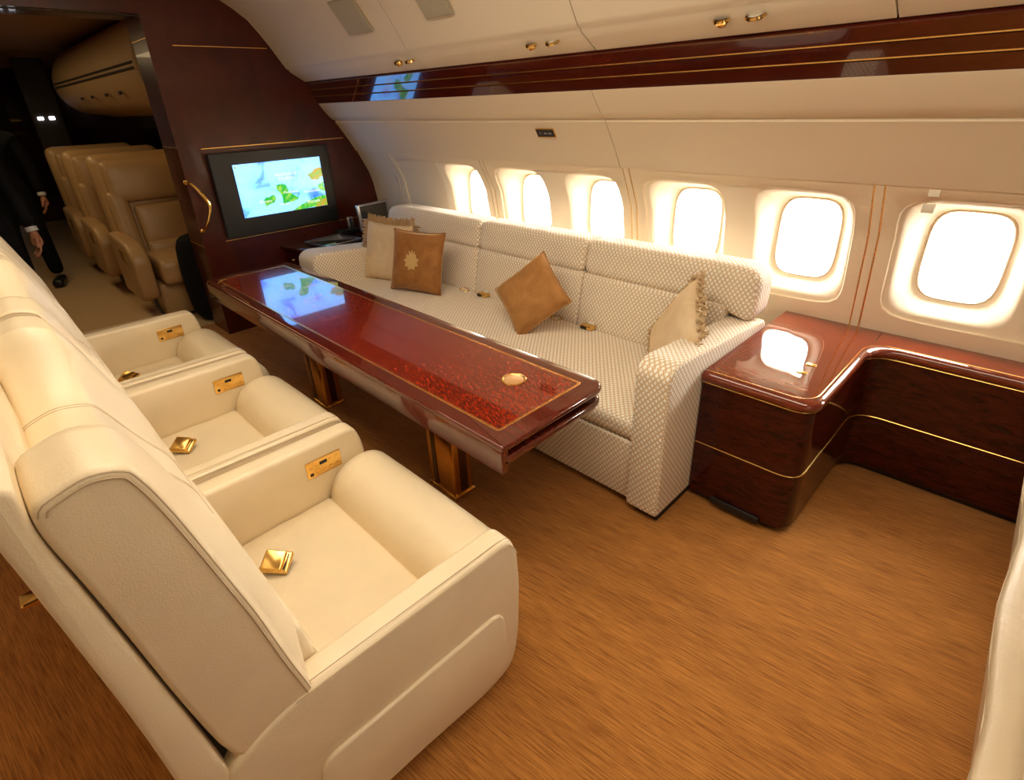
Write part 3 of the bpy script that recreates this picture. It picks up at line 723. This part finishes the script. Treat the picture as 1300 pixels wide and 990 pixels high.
# seat belts tucked in the crease
for i, (x, y, lit) in enumerate(((-2.74, 2.235, 1), (-2.54, 2.235, 0), (-1.91, 2.235, 1), (-1.675, 2.235, 0))):
    if lit:
        b = mk('belt_tongue', M['brass'], sf, tube, [(SX(x)+.035*math.cos(2*PI*k/16)*(1.0), SY(y)+.026*math.sin(2*PI*k/16), 0.434+.004*math.sin(2*PI*k/16)) for k in range(16)], .0045, 6, True)
        mk('belt', M['white'], b, box, SX(x)-.02, SX(x)+.02, SY(y)+.005, SY(y)+.045, .431, .437, .001)
    else:
        b = mk('belt_buckle', M['gold'], sf, rbox, (SX(x), SY(y), .443), (.040, .026, .011), .006, n=2)
        mk('buckle_slot', M['gap'], b, box, SX(x)-.032, SX(x)+.005, SY(y)-.0285, SY(y)-.0255, .436, .450, smooth=0)
        mk('belt', M['white'], b, box, SX(x)-.018, SX(x)+.022, SY(y)+.015, SY(y)+.055, .445, .460, .001)

# ---- throw cushions
def pillow(bm, h, T_, n=18, pinch=.07, crease=0):
    def side(s):
        g = []
        for i in range(n+1):
            row = []
            for j in range(n+1):
                u = -1+2*i/n; v = -1+2*j/n
                u = math.sin(u*PI/2)*.35+u*.65; v = math.sin(v*PI/2)*.35+v*.65
                x = h*u*(1-pinch*(1-v*v)); z = h*v*(1-pinch*(1-u*u))
                t = T_*((1-u**4)*(1-v**4))**.55
                t += crease*math.sin(u*9+v*5)*(1-u*u)*(1-v*v)
                row.append((x, s*t, z))
            g.append(row)
        return g
    for s in (-1, 1):
        g = [[bm.verts.new(p) for p in r] for r in side(s)]
        for i in range(n):
            for j in range(n): bm.faces.new((g[i][j], g[i+1][j], g[i+1][j+1], g[i][j+1]))
    bmesh.ops.remove_doubles(bm, verts=bm.verts[:], dist=.0004)
def edgept(h, pinch, t):
    """t in 0..4 around the pillow outline; returns point, outward"""
    k = int(t) % 4; f = (t-int(t))*2-1
    a = h*(1-pinch*(1-f*f)); b = h*f
    return [((b, -a), (0, -1)), ((a, b), (1, 0)), ((-b, a), (0, 1)), ((-a, -b), (-1, 0))][k]
def fringe(bm, h, ln, n, pinch=.07, w=.0055, curl=.3):
    for i in range(n):
        (x, z), (dx, dz) = edgept(h, pinch, 4*i/n); a = random.uniform(-curl, curl); c, s = math.cos(a), math.sin(a)
        dx, dz = dx*c-dz*s, dx*s+dz*c; l = ln*random.uniform(.75, 1.15); px, pz = -dz, dx; y = random.uniform(-.010, .010)
        lay = random.uniform(-.012, .012)
        pts = [(x-dx*.006, y*.3, z-dz*.006), (x+dx*l*.5, y, z+dz*l*.5), (x+dx*l, y+lay, z+dz*l)]
        tube(bm, pts, [w, w*1.15, w*.7], 4)
def place(o, loc, yaw, tiltx, roll):
    o.location = loc
    o.rotation_euler = (Matrix.Rotation(yaw, 3, 'Z') @ Matrix.Rotation(tiltx, 3, 'X') @ Matrix.Rotation(roll, 3, 'Y')).to_euler()
def cushion(name, label, m, h, T_, loc, yaw, tx, roll, group='throw cushions on the sofa', **k):
    t = thing(name, label, 'cushion', loc, 0, group); place(t, loc, yaw, tx, roll)
    mk('cover', m, t, pillow, h, T_, smooth=80, **k)
    mk('piping', m, t, tube, [(lambda q: (q[0][0], 0, q[0][1]))(edgept(h, .07, 4*i/64)) for i in range(64)], .0035, 5, True)
    return t
p1 = cushion('throw_cushion', 'cream square cushion with brown fringe behind the embroidered brown one', M['silk'], .215, .060, (-3.38, 2.08, .625), .30, -.26, .03)
tag(mk('fringe', M['fringe'], p1, fringe, .215, .048, 460, smooth=60), kind='stuff')
p2 = cushion('throw_cushion', 'brown velvet square cushion with gold embroidered crest at the left end of the sofa', M['velvet_brown'], .205, .068, (-2.96, 2.03, .640), .34, -.28, .02)
def crest(bm):
    def petal(a, l, w, c=(0, 0)):
        pts = [(0, 0), (w, l*.45), (w*.7, l*.8), (0, l), (-w*.7, l*.8), (-w, l*.45)]
        q = [(c[0]+x*math.cos(a)-z*math.sin(a), c[1]+x*math.sin(a)+z*math.cos(a)) for x, z in pts]
        prism(bm, q, -.0716+random.uniform(-.0006, .0006), -.066, 'y')
    for i in range(9): petal(2*PI*i/9+.1, .060, .014)
    for i in range(9): petal(2*PI*i/9+.45, .046, .012)
    prism(bm, [(.022*math.cos(2*PI*i/12), .024*math.sin(2*PI*i/12)) for i in range(12)], -.0725, -.066, 'y')
    petal(0, .078, .007); petal(.35, .066, .006, (0, .008)); petal(-.35, .066, .006, (0, .008))
mk('embroidered_crest', M['embroid'], p2, crest, smooth=0)
p3 = cushion('throw_cushion', 'plain tan velvet cushion lying tilted on one corner in the middle of the sofa', M['velvet_tan'], .182, .072, (-1.93, 2.05, .622), .12, -.58, .74, crease=.004)
p4 = cushion('throw_cushion', 'cream silk cushion with gold tassel edging leaning in the right corner by the sofa arm', M['silk'], .195, .060, (-1.06, 2.06, .625), -.85, -.42, .42)
def knots(bm):
    for i in range(110):
        (x, z), (dx, dz) = edgept(.195, .07, 4*i/110)
        for j in range(3):
            l = random.uniform(.005, .036); o = random.uniform(-.012, .012)
            c = (x+dx*l-dz*o, random.uniform(-.016, .016), z+dz*l+dx*o)
            bmesh.ops.create_icosphere(bm, subdivisions=1, radius=random.uniform(.006, .011), matrix=Matrix.Translation(c))
        tube(bm, [(x, 0, z), (x+dx*.02+random.uniform(-.01, .01), random.uniform(-.02, .02), z+dz*.02+random.uniform(-.01, .01)), (x+dx*.038, random.uniform(-.02, .02), z+dz*.038)], .003, 4)
tag(mk('tassel_edging', M['tassel'], p4, knots), kind='stuff')

# ================================================================== CORNER CABINET
cb = thing('corner_cabinet', 'glossy mahogany L-shaped cabinet with gold lines between the sofa and the bench', 'cabinet', (-.4, 2.3, 0))
CXo, CYo = .4, -2.3
def foot(g=0, rf=.085):
    xl, xs, xr, yf, yb, yi = -.806+0, -.395+g, .245, 1.835-g, 2.685, 2.515-g
    pts = [(xl, yf), (xs, yf), (xs, yi), (xr, yi), (xr, yb), (xl, yb)]
    P = rpoly(pts, [0, rf, rf+.03, 0, 0, 0], 9); return [(x+CXo, y+CYo) for x, y in P]
mk('body', M['veneer'], cb, prism, foot(-.004), .035, .572, 'z', smooth=50)
mk('plinth', M['gap'], cb, prism, foot(-.03), 0, .036, 'z', smooth=50)
def ctop(bm):
    z0, z1, r = .568, .615, .022; L = []
    for j in range(9):
        a = -PI/2+PI*j/8; g = .012-.022*(1-math.cos(a)); L.append([(x, y, (z0+z1)/2+(z1-z0)/2*math.sin(a)) for x, y in foot(g)])
    loft(bm, L)
mk('top', M['mahogany_top'], cb, ctop, smooth=50)
def line_on(bm, g, z, r=.0025, i0=0, i1=None, g2=None):
    P = foot(g); n = 22; tube(bm, [(x, y, z) for x, y in P[0:n]], r, 5)
mk('gold_inlay', M['brass'], cb, line_on, -.003, .566)
mk('gold_inlay', M['brass'], cb, line_on, -.003, .285)
mk('gold_inlay', M['brass'], cb, line_on, -.016, .6142, .0018)
def vent(bm): box(bm, -.70+CXo, -.50+CXo, 1.822+CYo, 1.836+CYo, .025, .055, .004)
mk('vent_slot', M['black'], cb, vent)
for (x, y) in ((-.52, 2.06), (-.515, 2.15)):
    mk('latch', M['brass'], cb, box, x-.018+CXo, x+.018+CXo, y-.012+CYo, y+.012+CYo, .615, .6185, .002)
mk('joint', M['gap'], cb, box, -.395+CXo, -.392+CXo, 2.54+CYo, 2.68+CYo, .6145, .6156, smooth=0)

# ================================================================== TELEVISION on the bulkhead
tv = thing('television', 'wall-mounted television in a wide black frame showing a blue and green map', 'television', (XB, 1.775, 1.03))
FY0, FY1, FZ0, FZ1 = -.455, .455, -.295, .300
SY0, SY1, SZ0, SZ1 = -.307, .370, -.165, .215
mk('frame', M['black'], tv, prism, rpoly([(FY0, FZ0), (FY1, FZ0), (FY1, FZ1), (FY0, FZ1)], .006, 2), 0, .05, 'x', .004, smooth=0)
def sea():
    m = mat('screen_sea', (0, 0, 0), .15, emis=(.3, .7, 1), estr=1.0); t = NT(m); v = t.coord('Object', (1, 3.2, 5)); n = t.noise(v, 1.1, 4, .55, .8)
    t.l(t.ramp(n, [(.30, (.06, .26, 2.0)), (.40, (.22, .65, 2.6)), (.47, (.42, 1.25, 3.0)), (.75, (.55, 1.5, 3.0))]), t.b.inputs['Emission Color']); return m
def land(name, a, b):
    m = mat(name, (0, 0, 0), .15, emis=a, estr=1.0); t = NT(m); v = t.coord(); n = t.noise(v, 32, 4)
    t.l(t.ramp(n, [(.45, a), (.62, b)]), t.b.inputs['Emission Color']); return m
scr = mk('screen', sea(), tv, box, .045, .0515, SY0, SY1, SZ0, SZ1, smooth=0)
G1 = land('map_green', (.03, .55, .06), (.35, .75, .08)); G2 = land('map_gold', (.60, .42, .05), (.25, .55, .06)); WT = mat('map_text', (0, 0, 0), .3, emis=(1, .93, .85), estr=1.1)
def px(u, v):   # screen fractions -> local yz
    return (SY0+(SY1-SY0)*u, SZ1-(SZ1-SZ0)*v)
def blob(bm, pts, jit=.006, x=.0522):
    P = [px(*p) for p in pts]; out = []
    for i, p in enumerate(P):
        q = P[(i+1) % len(P)]
        for k in range(3):
            f = k/3; out.append((p[0]+(q[0]-p[0])*f+random.uniform(-jit, jit)*(k > 0), p[1]+(q[1]-p[1])*f+random.uniform(-jit, jit)*(k > 0)))
    vv = [bm.verts.new((x, max(SY0, min(SY1, a)), max(SZ0, min(SZ1, b)))) for a, b in out]; f = bm.faces.new(vv); bmesh.ops.triangulate(bm, faces=[f])
def isles(bm):
    blob(bm, [(.42, .46), (.50, .44), (.54, .50), (.55, .60), (.60, .68), (.66, .74), (.64, .80), (.55, .82), (.46, .86), (.49, .76), (.47, .70), (.47, .62), (.42, .55)])
    blob(bm, [(.28, .66), (.38, .64), (.39, .72), (.34, .80), (.26, .84), (.24, .76)])
def cont(bm):
    blob(bm, [(1, .78), (.86, .80), (.74, .86), (.66, .92), (.56, 1.0), (1, 1.0)]); blob(bm, [(1, .50), (.92, .56), (.93, .66), (1, .70)])
def nor(bm): blob(bm, [(1, .22), (.90, .24), (.82, .32), (.84, .42), (.92, .46), (1, .40)], .008)
def south(bm): blob(bm, [(1, .84), (.90, .88), (.84, 1.0), (1, 1.0)], .006, .0524)
mk('map_islands', G1, scr, isles, smooth=0); mk('map_mainland', G1, scr, cont, smooth=0); mk('map_highlands', G2, scr, nor, smooth=0); mk('map_lowlands', G2, scr, south, smooth=0)
def ttv(s, u, v, size):
    y, z = px(u, v); mw = Matrix(((0, 0, 1, .0530), (1, 0, 0, y), (0, 1, 0, z), (0, 0, 0, 1))); text('map_lettering', s, size, WT, scr, mw)
ttv('NORTHEAST', .56, .27, .030); ttv('ATLANTIC', .56, .35, .030); ttv('Shannon', .27, .74, .028); ttv('Manchester', .58, .62, .026); ttv('London', .48, .84, .026)
ttv('Amsterdam', .83, .66, .030); ttv('Brussels', .83, .87, .034)
mk('logo_mark', G2, scr, box, .0515, .0525, SY0+.008, SY0+.022, SZ1-.03, SZ1-.012, smooth=0)

# ================================================================== SIDE COUNTER, monitor, dark tray
sc = thing('side_counter', 'dark mahogany counter in the corner below the television, left of the sofa', 'cabinet', (-4.1, 2.2, 0))
cpts = rpoly([(-.284, -.50), (-.02, -.46), (.26, -.10), (.26, .45), (-.284, .45)], [0, .08, .08, 0, 0], 5)
mk('body', M['veneer'], sc, prism, inset(cpts, .02), 0, .58, 'z', smooth=50)
mk('top', M['mahogany_dark'], sc, prism, cpts, .575, .605, 'z', .01, 3, smooth=50)
for (x, y) in ((-.15, -.47), (.0, -.45)):
    mk('knob', M['gold'], sc, rbox, (x, y-.0, .50), (.008, .012, .008), .006, n=2)
mo = thing('tablet_monitor', 'small silver-framed monitor with a dark screen standing on the counter left of the sofa', 'monitor', (-4.03, 2.40, .605), .12)
def mtilt(p): return (p[0]-(p[2])*.12, p[1], p[2])
mk('bezel', M['silver'], mo, rbox, (0, 0, .165), (.014, .160, .105), .008, n=3, fn=mtilt)
mk('screen', M['glass_dark'], mo, rbox, (.0135, 0, .175), (.0025, .135, .080), .002, n=2, fn=mtilt)
mk('stand', M['black'], mo, rbox, (-.03, 0, .03), (.05, .06, .032), .008, n=2)
mk('button', M['black'], mo, rbox, (.014, 0, .078), (.004, .015, .006), .003, n=2, fn=mtilt)
tr = thing('glass_tray', 'flat black glass tray lying on the dark counter in front of the small monitor', 'tray', (-4.10, 2.02, .606), .12)
mk('plate', M['glass_dark'], tr, box, -.16, .17, -.17, .17, 0, .02, .008)
mk('rim', M['silver'], tr, tube, [(-.15, -.16, .022), (.16, -.16, .022), (.16, .16, .022), (-.15, .16, .022)], .003, 5, True)
hs = thing('telephone_handset', 'dark telephone handset with silver trim resting upright by the bulkhead below the television', 'telephone', (-4.33, 2.22, .606))
mk('cradle', M['black'], hs, rbox, (0, .06, .02), (.05, .10, .02), .01, n=3)
mk('handset', M['silver'], hs, rbox, (0, .10, .085), (.02, .028, .05), .014, n=3)

# ================================================================== CEILING FITTINGS
def slope_frame(y, z):   # tangent of the ceiling at y
    best = min(range(len(CEIL)-1), key=lambda i: abs((CEIL[i][0]+CEIL[i+1][0])/2-y)); a, b = CEIL[best], CEIL[best+1]
    return math.atan2(b[1]-a[1], -(b[0]-a[0]))
for (x, lab) in ((-3.145, 'square grey speaker grille in the sloping ceiling, the one nearer the bulkhead'), (-2.41, 'square grey speaker grille in the sloping ceiling, the one farther right')):
    y, z = 1.895, 2.063; a = math.radians(53.5)
    g = thing('speaker_grille', lab, 'speaker', (x, y, z), 0, 'ceiling speaker grilles'); g.rotation_euler = (-a, 0, 0)
    hx = .125 if x < -3 else .105
    gm = mat('grille_grey', (.42, .38, .29), .6); mk('plate', gm, g, box, -hx, hx, -.095, .095, -.010, .0, smooth=0)
    mk('perforated_face', mat('grille_face', (.46, .42, .32), .7), g, box, -hx+.006, hx-.006, -.089, .089, -.0125, -.009, smooth=0)
for i, (x, kind) in enumerate(((-3.0, 0), (-2.88, 1), (-1.93, 0), (-1.80, 1), (-1.02, 0), (-.90, 1))):
    lab = ['gold air nozzle', 'gold-rimmed reading light'][kind]+' in the ceiling edge above the '+['left', 'middle', 'right'][i//2]+' part of the wooden rail'
    f = thing('reading_light' if kind else 'air_nozzle', lab, 'light' if kind else 'air vent', (x, 2.085, 1.828), 0, 'reading lights' if kind else 'air nozzles'); f.rotation_euler = (.42, 0, 0)
    if kind:
        mk('rim', M['gold'], f, ring, 0, 0, [(.034, .004), (.036, -.003), (.030, -.008), (.026, -.004), (.026, .004)], 24, False)
        mk('lens', M['lens'], f, ring, 0, 0, [(.026, .0), (.026, -.004), (.018, -.007)], 20)
    else:
        mk('rim', M['gold'], f, ring, 0, 0, [(.028, .004), (.030, -.003), (.025, -.010), (.020, -.006), (.020, .004)], 24, False)
        mk('nozzle', M['gold'], f, ring, 0, 0, [(.020, .0), (.018, -.018), (.010, -.024)], 18)
        mk('opening', M['gap'], f, ring, 0, 0, [(.009, -.020), (.009, -.0245)], 12)
sg = thing('information_sign', 'small black sign with gold rim on the cream valance above the windows', 'sign', (-2.125, 2.402, 1.432)); sg.rotation_euler = (.56, 0, 0)
mk('rim', M['brass'], sg, box, -.066, .066, -.006, .002, -.026, .026, smooth=0)
mk('plate', M['black'], sg, box, -.061, .061, -.008, -.004, -.021, .021, smooth=0)
mwS = Matrix(((1, 0, 0, 0), (0, 0, -1, -.0085), (0, 1, 0, 0), (0, 0, 0, 1)))
gry = mat('sign_grey', (.35, .33, .30), .5)
text('seatbelt_symbol', '%', .024, gry, sg, Matrix.Translation((-.035, 0, 0)) @ mwS)
for dx in (.002, .034):
    mk('sign_mark', gry, sg, box, dx-.011, dx+.011, -.0090, -.0080, -.005, .004, smooth=0)
# small latch plates at the right window
for (x, z, s) in ((-.345, 1.175, .020), (-.335, 1.238, .018)):
    t = tag(mk('window_latch', M['white'], wr, box, x-s, x+s, Yw(z)-.006, Yw(z)+.012, z-s*.8, z+s*.8, .002))
# apron outside
tag(mk('ground', mat('pale_concrete', (.65, .63, .58), .9), None, box, -60, 60, 3.2, 120, -3.05, -3, smooth=0), kind='structure')
# glowing patches imitating reflections in dark glass, far end of the forward cabin
w1 = thing('glass_glints', 'pair of small glowing patches imitating reflections in dark glass beyond the doorway', 'glint', (-9.0, 1.02, 1.60))
mk('post', M['gap'], w1, box, -.05, 0, -.10, .20, -1.60, .65, .02)
for y in (-.02, .09): mk('glint', M['glow_white'], w1, rbox, (.01, y, 0), (.012, .030, .020), .01, n=2)
